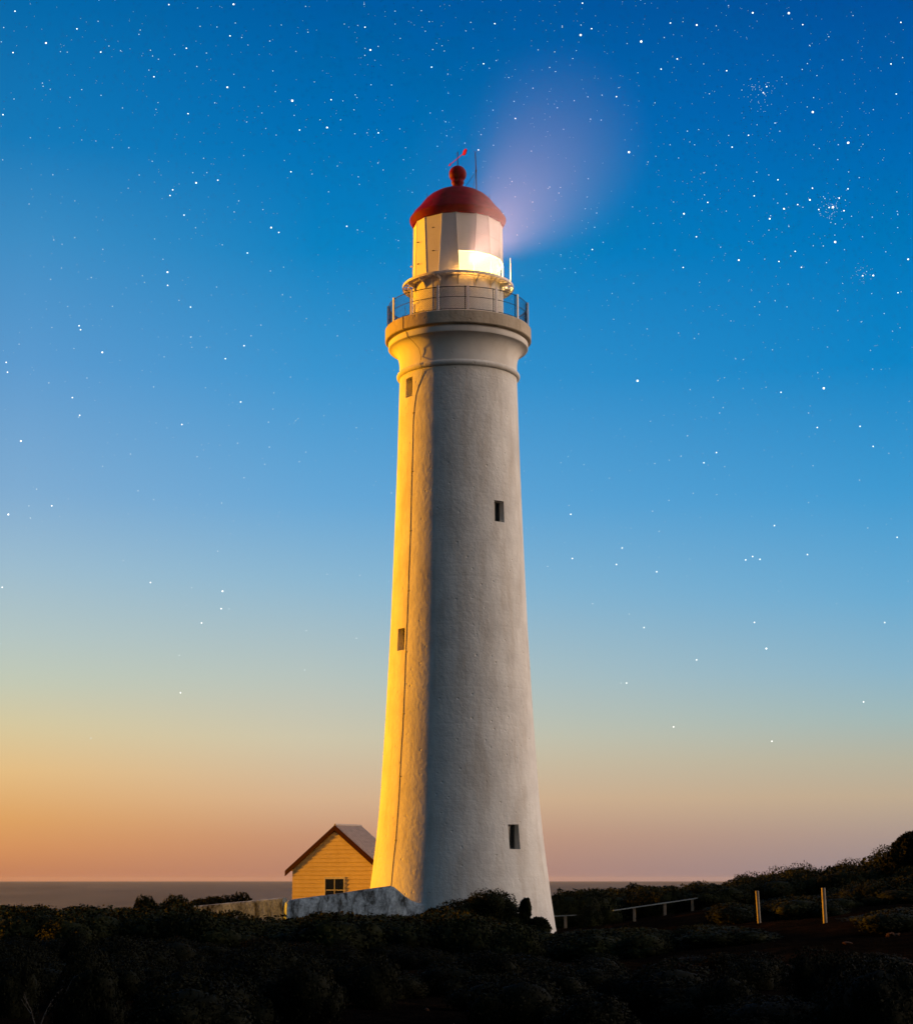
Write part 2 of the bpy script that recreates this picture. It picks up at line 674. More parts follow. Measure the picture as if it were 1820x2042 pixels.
# ring moulding
bm = bmesh.new()
prof = [(2.50, zl(21.28))]
for k in range(13):
    a = -math.pi / 2 + math.pi * k / 12
    prof.append((2.555 + 0.125 * math.cos(a), zl(21.42) + 0.13 * math.sin(a)))
prof.append((2.50, zl(21.56)))
lathe(bm, prof, 160, True)
build('ring_moulding', bm, M_shaft, tower, 35)
# cavetto and fascia
bm = bmesh.new()
prof = [(2.555, zl(21.30)), (2.555, zl(21.86))]
for k in range(1, 13):
    a = math.pi / 2 * k / 12
    prof.append((2.555 + 0.46 * (1 - math.cos(a)), zl(21.86) + 0.78 * math.sin(a)))
prof += [(3.035, zl(22.655)), (3.045, zl(22.67)), (3.045, zl(22.885)), (2.94, zl(22.895)), (2.94, zl(22.975)), (2.0, zl(22.985))]
lathe(bm, prof, 160)
build('gallery_cornice', bm, M_drum, tower, 35)
bm = bmesh.new()
prof = [(2.2, zl(22.978)), (3.15, zl(22.978)), (3.185, zl(23.01)), (3.185, zl(23.51)), (3.16, zl(23.545)), (2.2, zl(23.55))]
lathe(bm, prof, 160)
build('gallery_slab', bm, M_conc, tower, 35)
ZG = zl(23.55)

# railing: posts, rails and wire netting
RR = 3.03
rail = None
bm = bmesh.new()
for hgt_, rr in ((1.05, 0.018), (0.60, 0.013), (0.07, 0.013)):
    prof = [(RR + rr * math.cos(2 * math.pi * k / 6), ZG + hgt_ + rr * math.sin(2 * math.pi * k / 6)) for k in range(6)]
    lathe(bm, prof, 90, True)
rail = build('gallery_railing', bm, M_iron, tower, 60)
for k in range(15):
    az = 7.7 + 24 * k
    bm = bmesh.new()
    M = rz(az)
    box(bm, (-0.045, -RR - 0.075, ZG - 0.01), (0.045, -RR - 0.022, ZG + 1.10), M)
    box(bm, (-0.06, -RR - 0.09, ZG - 0.01), (0.06, -RR - 0.02, ZG + 0.03), M)
    build('post', bm, M_rail, rail)
    bm = bmesh.new()
    M = rz(az - 2.2)
    tube(bm, [M @ Vector((0, -RR, ZG)), M @ Vector((0, -RR, ZG + 1.08))], 0.017, 6)
    build('netting_post', bm, M_iron, rail)
bm = bmesh.new()
NW = 230
for k in range(NW):
    for s in (1, -1):
        a0 = 360.0 * k / NW
        pts = [polar(RR - 0.03, a0 + s * 17.0 * q / 4, ZG + 0.07 + 0.96 * q / 4) for q in range(5)]
        tube(bm, pts, 0.0035, 3)
build('wire_netting', bm, M_iron, rail)

# watch-room drum and catwalk
bm = bmesh.new()
lathe(bm, [(1.985, ZG - 0.01), (1.985, zl(25.524)), (1.6, zl(25.528))], 128)
drum = build('lantern_drum', bm, M_drum, tower, 35)
for az in (-34, 11, 56, 101, -79, -124, 146, -169):
    bm = bmesh.new()
    M = rz(az)
    box(bm, (-0.012, -1.998, ZG), (0.012, -1.984, zl(25.43)), M)
    build('seam_strip', bm, M_panel, drum)
bm = bmesh.new()
for k in range(8):
    r0 = 2.005 + 0.05 * k
    lathe(bm, [(r0, zl(25.485)), (r0 + 0.018, zl(25.485)), (r0 + 0.018, zl(25.525)), (r0, zl(25.525))], 96, True)
lathe(bm, [(2.405, zl(25.43)), (2.44, zl(25.43)), (2.44, zl(25.535)), (2.405, zl(25.535))], 160, True)
for k in range(48):
    box(bm, (-0.012, -2.41, zl(25.455)), (0.012, -1.99, zl(25.485)), rz(7.5 * k + 2))
cat = build('lantern_catwalk', bm, M_cat, tower, 35)
bm = bmesh.new()
prof = [(2.19 + 0.02 * math.cos(2 * math.pi * k / 6), zl(25.425) + 0.02 * math.sin(2 * math.pi * k / 6)) for k in range(6)]
lathe(bm, prof, 96, True)
build('support_ring', bm, M_cat, cat, 60)
for k in range(16):
    az = 0 + 22.5 * k
    bm = bmesh.new()
    M = rz(az)
    poly = [M @ Vector((-0.02, -1.98, zl(25.445))), M @ Vector((-0.02, -2.38, zl(25.445))), M @ Vector((-0.02, -2.36, zl(25.39))),
            M @ Vector((-0.02, -2.12, zl(25.28))), M @ Vector((-0.02, -2.0, zl(25.05))), M @ Vector((-0.02, -1.98, zl(25.05)))]
    prism(bm, poly, M.to_3x3() @ Vector((0.04, 0, 0)))
    build('bracket', bm, M_cat, cat)

# lantern: sixteen leaning facets, the lower band glazed on the seaward side
R0, R1 = 1.99, 1.955
Z0, Z1 = zl(25.53), zl(28.66)
ZO = zl(26.56)


def edge_pt(side, m, tz, dr=0.0):
    """point on the leaning edge at side (-1/+1) of the wide-top facet centred on azimuth m; tz 0..1 bottom to top"""
    hw = 8.9 + (14.1 - 8.9) * tz
    a = m + side * hw
    p0 = polar(R0 + dr, m + side * 8.9, Z0)
    p1 = polar(R1 + dr, m + side * 14.1, Z1)
    return p0.lerp(p1, tz)


def facet(name, e0, e1, t0, t1, mat, parent, thick=0.03):
    quad = [edge_pt(*e0, t0), edge_pt(*e1, t0), edge_pt(*e1, t1), edge_pt(*e0, t1)]
    n = (quad[1] - quad[0]).cross(quad[3] - quad[0]).normalized()
    cen = sum(quad, Vector()) / 4
    if n.x * cen.x + n.y * cen.y < 0:
        n = -n
    bm = bmesh.new()
    prism(bm, quad, -n * thick)
    return build(name, bm, mat, parent)


TO = (ZO - Z0) / (Z1 - Z0)
for k in range(8):
    m = 11 + 45 * k
    mn = 11 + 45 * (k + 1)
    for e0, e1, mid in (((-1, m), (1, m), m), ((1, m), (-1, mn), m + 22.5)):
        am = (mid + 180) % 360 - 180
        if 0 < am < 150:
            facet('lantern_panel', e0, e1, TO, 1.0, M_panel, tower)
            g = facet('lantern_pane', e0, e1, 0.015, TO, M_glass, tower, 0.01)
        else:
            pan = facet('lantern_panel', e0, e1, 0.0, 1.0, M_panel, tower)
            if am in (11 - 45, 11 - 22.5 - 45):
                for tz in ((0.36, 0.70) if am == -34 else (0.24, 0.56)):
                    a = am + (2 if am == -34 else -3)
                    bm = bmesh.new()
                    r = 1.965
                    tube(bm, [polar(r, a - 1.2, Z0 + tz * 3.1), polar(r + 0.07, a - 1.0, Z0 + tz * 3.1), polar(r + 0.07, a + 1.0, Z0 + tz * 3.1), polar(r, a + 1.2, Z0 + tz * 3.1)], 0.014, 5)
                    build('handhold', bm, M_iron, pan)
bm = bmesh.new()
for k in range(8):
    m = 11 + 45 * k
    for s in (-1, 1):
        tube(bm, [edge_pt(s, m, 0.0, 0.002), edge_pt(s, m, 1.0, 0.002)], 0.013, 6)
build('lantern_astragals', bm, M_panel, tower, 60)
for tz, r_, nm in ((TO, 0.016, 'lantern_transom'), (0.60, 0.007, 'panel_seam')):
    bm = bmesh.new()
    for k in range(8):
        m = 11 + 45 * k
        mn = m + 45
        for e0, e1, mid in (((-1, m), (1, m), m), ((1, m), (-1, mn), m + 22.5)):
            am = (mid + 180) % 360 - 180
            if tz == TO and not 0 < am < 150:
                continue
            tube(bm, [edge_pt(*e0, tz, 0.003), edge_pt(*e1, tz, 0.003)], r_, 5)
    build(nm, bm, M_panel, tower)
# lens and floor of the lantern
bm = bmesh.new()
prof = []
for k in range(15):
    z = 25.62 + 1.5 * k / 14
    prof.append((1.70 + (0.04 if k % 2 else 0.0), zl(z)))
lathe(bm, prof, 64)
build('lamp_lens', bm, M_lens, tower, 30)
for az in (14, 44, 74, 104):
    pl = bpy.data.lights.new('lamp', 'POINT')
    pl.energy = 480
    pl.color = (1.0, 0.50, 0.10)
    pl.shadow_soft_size = 0.06
    pl_o = bpy.data.objects.new('lamp', pl)
    COL.objects.link(pl_o)
    pl_o.location = polar(1.84, az, zl(25.75))
    pl_o.parent = tower
spot = bpy.data.lights.new('lamp_beam', 'SPOT')
spot.energy = 2.5e5
spot.spot_size = rad(36)
spot.spot_blend = 0.8
spot.shadow_soft_size = 0.25
spot.color = (1.0, 0.50, 0.40)
spot_o = bpy.data.objects.new('lamp_beam', spot)
COL.objects.link(spot_o)
spot_o.location = polar(1.80, 16, zl(26.05))
spot_o.rotation_euler = (polar(1, 16, 0.0)).to_track_quat('-Z', 'Y').to_euler()
spot_o.parent = tower

# dome, eave, ball finial
bm = bmesh.new()
prof = [(1.93, zl(28.30)), (2.0, zl(28.33)), (2.13, zl(28.57)), (2.13, zl(28.64)), (1.93, zl(28.93)), (1.75, zl(29.12)), (1.62, zl(29.30)),
        (1.45, zl(29.52)), (1.25, zl(29.70)), (1.0, zl(29.86)), (0.75, zl(29.97)), (0.45, zl(30.05)), (0.3, zl(30.09)), (0.22, zl(30.10))]
lathe(bm, prof, 16 * 6)
dome = build('dome_roof', bm, M_red, tower, 24)
bm = bmesh.new()
prof = [(0.30, zl(30.05)), (0.245, zl(30.12)), (0.23, zl(30.20)), (0.235, zl(30.30)), (0.27, zl(30.36)), (0.285, zl(30.40)), (0.27, zl(30.44)), (0.275, zl(30.52))]
for k in range(0, 13):
    a = -0.80 + (math.pi / 2 + 0.75) * k / 12
    prof.append((0.39 * math.cos(a) + 0.001, zl(30.80) + 0.39 * math.sin(a)))
lathe(bm, prof, 48)
build('ball_finial', bm, M_red, dome, 40)
bm = bmesh.new()
tube(bm, [(0, 0, zl(31.15)), (0, 0, zl(31.86))], 0.022, 8)
vane = build('weather_vane', bm, M_iron, tower)
d = Vector((0.42, -0.91, 0)).normalized()
bm = bmesh.new()
zc = zl(31.55)
tube(bm, [-d * 0.86 + Vector((0, 0, zc)), d * 0.60 + Vector((0, 0, zc))], 0.017, 6)
n_ = Vector((-d.y, d.x, 0)) * 0.012
leaf = [(0.52, 0.0), (0.60, 0.11), (0.74, 0.16), (0.88, 0.14), (0.98, 0.03), (0.88, -0.09), (0.74, -0.13), (0.60, -0.08)]
prism(bm, [d * a + Vector((0, 0, zc + b)) - n_ for a, b in leaf], n_ * 2)
prism(bm, [-d * a + Vector((0, 0, zc + b)) - n_ for a, b in ((0.78, 0.07), (0.78, -0.07), (0.98, 0.0))], n_ * 2)
M_vane = mat_simple('red_vane_paint', (0.34, 0.0, 0.02), 0.7, 0, 0.1, 4, 0.02, 0.02)
build('arrow', bm, M_vane, vane)
bm = bmesh.new()
mx_ = 0.84
tube(bm, [(mx_, 0, zl(29.85)), (mx_ - 0.02, 0, zl(30.95)), (mx_ - 0.05, 0, zl(31.78))], 0.021, 6)
tube(bm, [(mx_ - 0.05, 0, zl(31.76)), (mx_ - 0.10, 0, zl(31.90))], 0.010, 5)
tube(bm, [(mx_ - 0.05, 0, zl(31.76)), (mx_ + 0.01, 0, zl(31.90))], 0.010, 5)
tube(bm, [(mx_ - 0.02, 0, zl(30.91)), (mx_ - 0.02, 0, zl(31.0))], 0.040, 8)
mast = build('antenna_mast', bm, M_iron, tower)
bm = bmesh.new()
tube(bm, [(mx_ - 0.02, 0, zl(30.93)), (0.26, 0.0, zl(30.10))], 0.010, 5)
tube(bm, [(mx_ - 0.02, 0, zl(30.93)), (0.64, 0.25, zl(29.98))], 0.008, 5)
build('stay', bm, M_iron, mast)
for az, r, z0, h in ((-90, 1.36, 29.55, 0.35), (90, 1.42, 29.5, 0.35), (-90, 1.92, 28.9, 0.28), (90, 1.9, 28.9, 0.25)):
    bm = bmesh.new()
    tube(bm, [polar(r, az, zl(z0)), polar(r, az, zl(z0 + h))], 0.009, 5)
    build('roof_spike', bm, M_iron, dome)
bm = bmesh.new()
tube(bm, [polar(2.33, 80, zl(25.5)), polar(2.33, 80, zl(26.75))], 0.02, 6, 0.006)
build('lightning_rod', bm, M_rail, tower)
for z in (25.75, 26.5):
    bm = bmesh.new()
    bmesh.ops.create_uvsphere(bm, u_segments=10, v_segments=8, radius=0.045)
    bmesh.ops.translate(bm, verts=bm.verts, vec=polar(2.06, -90, zl(z)))
    tube(bm, [polar(1.95, -90, zl(z)), polar(2.06, -90, zl(z))], 0.014, 5)
    build('bollard_knob', bm, M_panel, tower, 50)

# lightning conductor cable down the shaft and cornice
bm = bmesh.new()
pts = [polar(RR, -49, ZG + 0.5), polar(RR + 0.02, -47, ZG + 0.15), polar(3.20, -47.5, ZG + 0.02), polar(3.197, -47.5, zl(23.0)), polar(3.06, -46.5, zl(22.88)),
       polar(3.06, -45, zl(22.66)), polar(2.86, -42, zl(22.45)), polar(2.64, -39, zl(22.15)), polar(2.575, -38, zl(21.8)), polar(2.69, -37, zl(21.46)),
       polar(2.66, -36, zl(21.33)), polar(2.575, -35, zl(21.15))]
for z, a in ((20.7, -39), (20.2, -44), (19.6, -46.2)):
    pts.append(polar(shaft_r(z) + 0.012, a, zl(z)))
random.seed(4)
for z in np.linspace(19.0, -2.2, 30):
    pts.append(polar(smooth_r(z) + 0.012, -47.2 - 0.06 * (19 - z) + random.uniform(-0.25, 0.25), zl(z)))
tube(bm, pts, 0.010, 5)
for z in np.linspace(19.4, -1, 9):
    box(bm, (-0.035, -smooth_r(z) - 0.022, zl(z) - 0.03), (0.035, -smooth_r(z) + 0.01, zl(z) + 0.03), rz(-46.9 - 0.06 * (19.2 - z)))
build('conductor_cable', bm, M_cable, tower)

# ------------------------------------------------------------------ hut beside the tower
TH = rad(-33)
hc = at(705.3 * 0.948, 1739 * 0.948, 86)
gx, gy = hc.x, 86.0
zr = hc.z - 0.0
hut = empty('store_hut', (gx, gy, float(hgt(gx, gy)) - 0.15), TH)
tag(hut, 'small cream weatherboard hut with red bargeboards standing left behind the lighthouse', 'hut')
HB = hut.location.z
HW, HL = 2.42, 1.9                           # half width and length
ridge = zr - HB
eave = ridge - 1.74
bm = bmesh.new()
# lapped boards on the gable: a stack of slightly tilted slabs
nb = int((ridge - 0.12) / 0.19)
for k in range(nb):
    z0, z1 = 0.19 * k, 0.19 * (k + 1)

    def hw_at(z):
        return HW if z <= eave else max(0.02, HW * (ridge - 0.10 - z) / (ridge - 0.10 - eave))
    for yy, out in ((0.0, -1), (HL, 1)):
        a, b = hw_at(z0), hw_at(z1)
        v = [bm.verts.new(p) for p in ((-a, yy + out * 0.028, z0), (a, yy + out * 0.028, z0), (b, yy + out * 0.004, z1), (-b, yy + out * 0.004, z1),
                                       (-a, yy - out * 0.08, z0), (a, yy - out * 0.08, z0), (b, yy - out * 0.08, z1), (-b, yy - out * 0.08, z1))]
        for q in ((0, 1, 2, 3), (4, 5, 6, 7), (0, 1, 5, 4), (1, 2, 6, 5), (2, 3, 7, 6), (3, 0, 4, 7)):
            bm.faces.new([v[i] for i in q])
    if z1 <= eave:
        for s in (-1, 1):
            box(bm, (s * HW - (0.1 if s > 0 else 0.0), 0.081, z0), (s * HW + (0.1 if s < 0 else 0.0), HL - 0.081, z1 - 0.004))
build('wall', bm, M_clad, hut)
bm = bmesh.new()
sl = math.atan2(ridge - eave, HW)
OV = 0.36
for s in (-1, 1):
    e = Vector((s * (HW + OV), 0, eave - OV * math.tan(sl)))
    r_ = Vector((0, 0, ridge))
    dn = Vector((s * math.sin(sl), 0, math.cos(sl))) * 0.06
    N = 26
    for k in range(N):                        # corrugated sheet: alternating strips
        y0 = -0.034 + (HL + 0.13) * k / N
        y1 = -0.034 + (HL + 0.13) * (k + 1) / N
        lift = dn * (0.3 if k % 2 else 0.0)
        prism(bm, [r_ + dn * 0 + Vector((0, y0, 0)), e + Vector((0, y0, 0)), e + dn + lift + Vector((0, y0, 0)), r_ + dn + lift + Vector((0, y0, 0))], (0, y1 - y0, 0))
roof = build('roof', bm, M_roof, hut)
bm = bmesh.new()
tube(bm, [(0, -0.03, ridge + 0.065), (0, HL + 0.10, ridge + 0.065)], 0.06, 8)
build('ridge_cap', bm, M_roof, roof)
for s in (-1, 1):
    bm = bmesh.new()
    e = Vector((s * (HW + OV + 0.04), -0.080, eave - (OV + 0.04) * math.tan(sl)))
    r_ = Vector((0 if s < 0 else 0.004, -0.080, ridge + 0.004))
    prism(bm, [r_ + Vector((0, 0, 0.05)), e + Vector((0, 0, 0.05)), e + Vector((0, 0, -0.20)), r_ + Vector((0, 0, -0.20))], (0, 0.045, 0))
    build('bargeboard', bm, M_redtrim, hut)
# window in the gable
wz = at(667 * 0.948 * 1.0548, 1769, 86).z - HB
wx = 0.02
bm = bmesh.new()
ww, wh = 0.52, 0.40
for lo, hi in (((wx - ww, -0.045, wz + wh - 0.05), (wx + ww, 0.06, wz + wh + 0.04)), ((wx - ww, -0.045, wz - 0.75), (wx + ww, 0.06, wz - 0.69)),
               ((wx - ww - 0.05, -0.046, wz - 0.75), (wx - ww, 0.06, wz + wh + 0.04)), ((wx + ww, -0.046, wz - 0.75), (wx + ww + 0.05, 0.06, wz + wh + 0.04)),
               ((wx - 0.015, -0.042, wz - 0.69), (wx + 0.015, 0.05, wz + wh - 0.05)), ((wx - ww, -0.040, wz - 0.16), (wx + ww, 0.05, wz - 0.13))):
    box(bm, lo, hi)
fr_ = build('window', bm, M_frame, hut)
bm = bmesh.new()
box(bm, (wx - ww, -0.033, wz - 0.69), (wx + ww, 0.03, wz + wh - 0.05))
build('pane', bm, M_dark, fr_)


# ------------------------------------------------------------------ boundary wall
def wall_run(bm, pts, half):
    """pts: (x, y, top, bottom); rounded coping"""
    rings = []
    P = [Vector((p[0], p[1], 0)) for p in pts]
    for i, p in enumerate(pts):
        t = (P[min(i + 1, len(P) - 1)] - P[max(i - 1, 0)]).normalized()
        n = Vector((-t.y, t.x, 0))
        sec = [(-half, p[3]), (-half, p[2] - 0.10), (-half * 0.7, p[2] - 0.03), (0, p[2]), (half * 0.7, p[2] - 0.03), (half, p[2] - 0.10), (half, p[3])]
        rings.append([bm.verts.new(P[i] + n * a + Vector((0, 0, z))) for a, z in sec])
    for A, B in zip(rings, rings[1:]):
        for k in range(6):
            bm.faces.new((A[k], A[k + 1], B[k + 1], B[k]))
    bm.faces.new(rings[0])
    bm.faces.new(rings[-1][::-1])


front = []
for i, (px, py) in enumerate([(569, 1806), (571, 1799), (576, 1795), (590, 1793), (620, 1789), (660, 1784), (700, 1778), (740, 1772), (770, 1768), (778, 1767), (785, 1769), (795, 1777), (806, 1787), (820, 1796), (836, 1802), (850, 1804), (868, 1806)]):
    Y = 72.5 + 2.3 * (px - 569) / (868 - 569)
    p = at(px, py, Y)
    front.append((p.x, p.y, p.z, min(float(hgt(p.x, p.y)) - 0.3, p.z - 0.5)))
bm = bmesh.new()
wall_run(bm, front, 0.16)
w1 = build('boundary_wall', bm, M_wall, None, 40)
tag(w1, 'stained whitewashed wall whose sloping top sweeps down into the foot of the lighthouse', 'wall')
side = []
for i in range(9):
    k = i / 8
    px = 568 + (378 - 568) * k
    py = 1790 + (1808 - 1790) * k
    Y = 72.9 + 2.2 * k
    p = at(px, py, Y)
    side.append((p.x, p.y, p.z, min(float(hgt(p.x, p.y)) - 0.3, p.z - 0.5)))
bm = bmesh.new()
wall_run(bm, side, 0.16)
w2 = build('boundary_wall', bm, M_wall, None, 40)
tag(w2, 'low pinkish stained wall running left from the corner of the sloping white wall', 'wall')

# ------------------------------------------------------------------ timber fence and posts
fence = empty('rail_fence', (8.0, 80, float(hgt(8.0, 80))))
tag(fence, 'low timber rail fence rising to the right across the scrub behind the lighthouse', 'fence')


def fence_part(name, bm, mat):
    o = build(name, bm, mat)
    o.parent = fence
    o.matrix_parent_inverse = Matrix.Translation(-fence.location)
    return o


A0, A1, B0, B1 = at(1095, 1827, 80), at(1160, 1824, 80), at(1222, 1815.5, 80), at(1409, 1788, 82)
for a, b in ((A0, A1), (B0, B1)):
    bm = bmesh.new()
    t = (b - a).normalized()
    n = Vector((-t.y, t.x, 0)).normalized()
    u = Vector((0, 0, 1))
    prism(bm, [a + n * 0.05 - u * 0.04, a - n * 0.05 - u * 0.04, a - n * 0.05, a + n * 0.05], b - a)
    fence_part('rail', bm, M_raily)
for px, top in ((1127, 1828), (1264, 1812), (1325, 1803), (1380, 1795)):
    k = (px - 1222) / (1409 - 1222)
    Y = 80.11 + max(0, k) * 2
    p = at(px, top - 3, Y)
    bm = bmesh.new()
    g = float(hgt(p.x, Y)) - 0.25
    box(bm, (p.x - 0.055, Y - 0.05, min(g, p.z - 0.7)), (p.x + 0.055, Y + 0.06, p.z - 0.02))
    bmesh.ops.bevel(bm, geom=bm.edges[:], offset=0.015, segments=1, affect='EDGES')
    fence_part('post', bm, M_post)

for px, top, bot, Y, lab in ((1509, 1777, 1848, 62, 'lone pale timber post between the rail fence and the taller post'),
                             (1641, 1771, 1856, 53, 'tallest timber post, leaning slightly, furthest right in the scrub')):
    p = at(px, top, Y)
    q = at(px + 5, bot, Y)
    g = float(hgt(q.x, Y)) - 0.2
    bm = bmesh.new()
    tube(bm, [(q.x + (q.x - p.x) * 0.5, Y, min(g, q.z - 0.3)), tuple(q), tuple(p)], 0.058, 10)
    o = build('timber_post', bm, M_post, None, 50)
    tag(o, lab, 'post', 'lone timber posts in the scrub')


# ------------------------------------------------------------------ scrub
def leaf_cloud(rng, lobes, n, leaf):
    """leaf quads over overlapping ellipsoids, plus a dark inner mass"""
    lob = np.array(lobes, dtype=float)
    area = (lob[:, 3] * lob[:, 4] + lob[:, 3] * lob[:, 5])
    pick = rng.choice(len(lob), size=n, p=area / area.sum())
    d = rng.normal(size=(n, 3))
    d[:, 2] = np.where(d[:, 2] < -0.35 * np.abs(d[:, 2]).max(), -d[:, 2], d[:, 2])
    d /= np.linalg.norm(d, axis=1)[:, None]
    lump = 1 + 0.10 * np.sin(d[:, 0] * 7 + pick) * np.sin(d[:, 1] * 6 + 2 * pick) + 0.08 * np.sin(d[:, 2] * 9 + pick * 3)
    rr = (1 - 0.22 * rng.random(n) ** 2 + 0.02 * rng.normal(size=n)) * lump
    P = lob[pick, :3] + d * lob[pick, 3:6] * rr[:, None]
    keep = np.ones(n, bool)
    for L_ in lob:
        q = ((P - L_[:3]) / L_[3:6])
        keep &= (q ** 2).sum(1) > 0.55
    keep &= P[:, 2] > 0.0
    P, d = P[keep], d[keep]
    m = len(P)
    nn = d + 0.75 * rng.normal(size=(m, 3))
    nn /= np.linalg.norm(nn, axis=1)[:, None]
    tt = np.cross(nn, rng.normal(size=(m, 3)))
    tt /= np.linalg.norm(tt, axis=1)[:, None]
    bb = np.cross(nn, tt)
    s = leaf * (0.6 + 0.8 * rng.random(m))[:, None]
    a, b = tt * s, bb * s * 0.55
    V = np.stack([P - a, P + b, P + a, P - b], 1).reshape(-1, 3)
    Fq = np.arange(m * 4).reshape(-1, 4)
    vs, fs, off = [V], [Fq], len(V)
    nu, nv = 10, 6
    for L_ in lob:
        th = np.linspace(0, 2 * np.pi, nu, endpoint=False)
        ph = np.linspace(-np.pi / 2 * 0.98, np.pi / 2 * 0.98, nv)
        T, Ph = np.meshgrid(th, ph)
        C = np.stack([np.cos(Ph) * np.cos(T), np.cos(Ph) * np.sin(T), np.sin(Ph)], -1) * 0.78 * L_[3:6] + L_[:3]
        C[..., 2] = np.maximum(C[..., 2], -0.05)
        i = np.arange(nv - 1)[:, None] * nu
        j = np.arange(nu)[None]
        f = np.stack([i + j, i + (j + 1) % nu, i + nu + (j + 1) % nu, i + nu + j], -1).reshape(-1, 4)
        vs.append(C.reshape(-1, 3))
        fs.append(f + off)
        off += nu * nv
    return np.concatenate(vs), np.concatenate(fs)


def make_lobes(rng, k=6, spread=0.6):
    """a cushion about 1 m in radius and 1 m high"""
    out = [(0, 0, 0.35, 0.72, 0.72, 0.60)]
    for _ in range(k):
        a = rng.uniform(0, 2 * np.pi)
        r = rng.uniform(0.25, spread)
        s = rng.uniform(0.28, 0.46)
        out.append((r * np.cos(a), r * np.sin(a), rng.uniform(0.2, 0.68) * (1.15 - r * 0.7), s, s, s * rng.uniform(0.7, 0.95)))
    return out


RNG = np.random.default_rng(11)
PROTO = [leaf_cloud(RNG, make_lobes(RNG, RNG.integers(5, 9)), 3800, 0.040) for _ in range(7)]
PROTO_TOP = [float(np.quantile(p[0][:, 2], 0.975)) for p in PROTO]
NEAR = [leaf_cloud(RNG, make_lobes(RNG, RNG.integers(6, 10)), 8000, 0.028) for _ in range(5)]
NEAR_TOP = [float(np.quantile(p[0][:, 2], 0.975)) for p in NEAR]

SKY_X = [0, 120, 200, 255, 330, 370, 496, 505, 530, 600, 700, 800, 840, 1108, 1120, 1200, 1260, 1330, 1390, 1420, 1440, 1465, 1480, 1515, 1560, 1600, 1644, 1660, 1676, 1735, 1747, 1790, 1798, 1808, 1900]
SKY_Y = [1806, 1806, 1807, 1813, 1800, 1792, 1792, 1830, 1830, 1830, 1830, 1830, 1830, 1830, 1779, 1776, 1770, 1770, 1764, 1764, 1768, 1762, 1751, 1745, 1738, 1733, 1748, 1744, 1727, 1722, 1706, 1700, 1700, 1700, 1700]
NR_X = [0, 100, 150, 200, 260, 300, 330, 370, 385, 400, 440, 480, 520, 560, 580, 612, 640, 720, 800, 838, 860, 900, 960, 1060, 1090, 1110, 1180, 1264, 1300, 1420, 1500, 1560, 1660, 1700, 1760, 1830]
NR_Y = [1808, 1808, 1806, 1808, 1814, 1806, 1802, 1800, 1810, 1818, 1816, 1816, 1822, 1832, 1832, 1826, 1820, 1822, 1824, 1826, 1818, 1812, 1830, 1845, 1862, 1872, 1852, 1846, 1850, 1838, 1854, 1858, 1862, 1838, 1815, 1805]

acc_v, acc_f, acc_n = {}, {}, {}


def add_mass(key, vf, x, y, z, sx, sz_, rot):
    v, f = vf
    c_, s_ = math.cos(rot), math.sin(rot)
    V = np.empty_like(v)
    V[:, 0] = (v[:, 0] * c_ - v[:, 1] * s_) * sx + x
    V[:, 1] = (v[:, 0] * s_ + v[:, 1] * c_) * sx + y
    V[:, 2] = v[:, 2] * sz_ + z
    acc_v.setdefault(key, []).append(V)
    acc_f.setdefault(key, []).append(f + acc_n.get(key, 0))
    acc_n[key] = acc_n.get(key, 0) + len(v)


rg = random.Random(21)
n_mass = 0


def put(key, protos, tops, x, y, rad_, tall, limx, limy, dip):
    """a cushion at (x, y), lowered where it would rise above the skyline of the real scrub"""
    global n_mass
    g = float(hgt(x, y)) - 0.06
    k = rg.randrange(len(protos))
    px, _ = to_px(x, y, g)
    lim = float(np.interp(px, limx, limy)) + dip + (5 if limx is NR_X else 2)
    zmax = at(px, lim, y).z
    t = min(tall, zmax - g)
    if t < 0.16:
        return
    add_mass(key, protos[k], x, y, g, rad_, t / tops[k], rg.uniform(0, 6.28))
    n_mass += 1


# far scrub, behind the tower and over the right-hand hill
for _ in range(560):
    y = rg.uniform(82.5, 112)
    x = rg.uniform(-0.30, 0.34) * y
    if x < 0 and (y > 92 or x > -9.5):
        continue
    put('far', PROTO, PROTO_TOP, x, y, rg.uniform(0.9, 1.9), rg.uniform(0.9, 2.2), SKY_X, SKY_Y, rg.choice((0, 0, 2, 4, 8)))
# middle scrub, round the foot of the tower
for _ in range(640):
    y = rg.uniform(46, 82)
    x = rg.uniform(-0.31, 0.31) * y
    if (x - 0.15) ** 2 + (y - 78) ** 2 < 5.2 ** 2:
        continue
    if y > 69 and -12 < x < 2:
        continue
    if 76 < y < 84 and 2 < x < 12:
        continue
    lx, ly = (NR_X, NR_Y) if y < 64 or x / y < 0.145 else ([0, 1440, 1510, 1560, 1640, 1700, 1830], [1800, 1800, 1800, 1790, 1785, 1760, 1745])
    put('far', PROTO, PROTO_TOP, x, y, rg.uniform(0.8, 1.6), rg.uniform(0.6, 1.5), lx, ly, rg.choice((0, 1, 3, 6, 10, 16)))
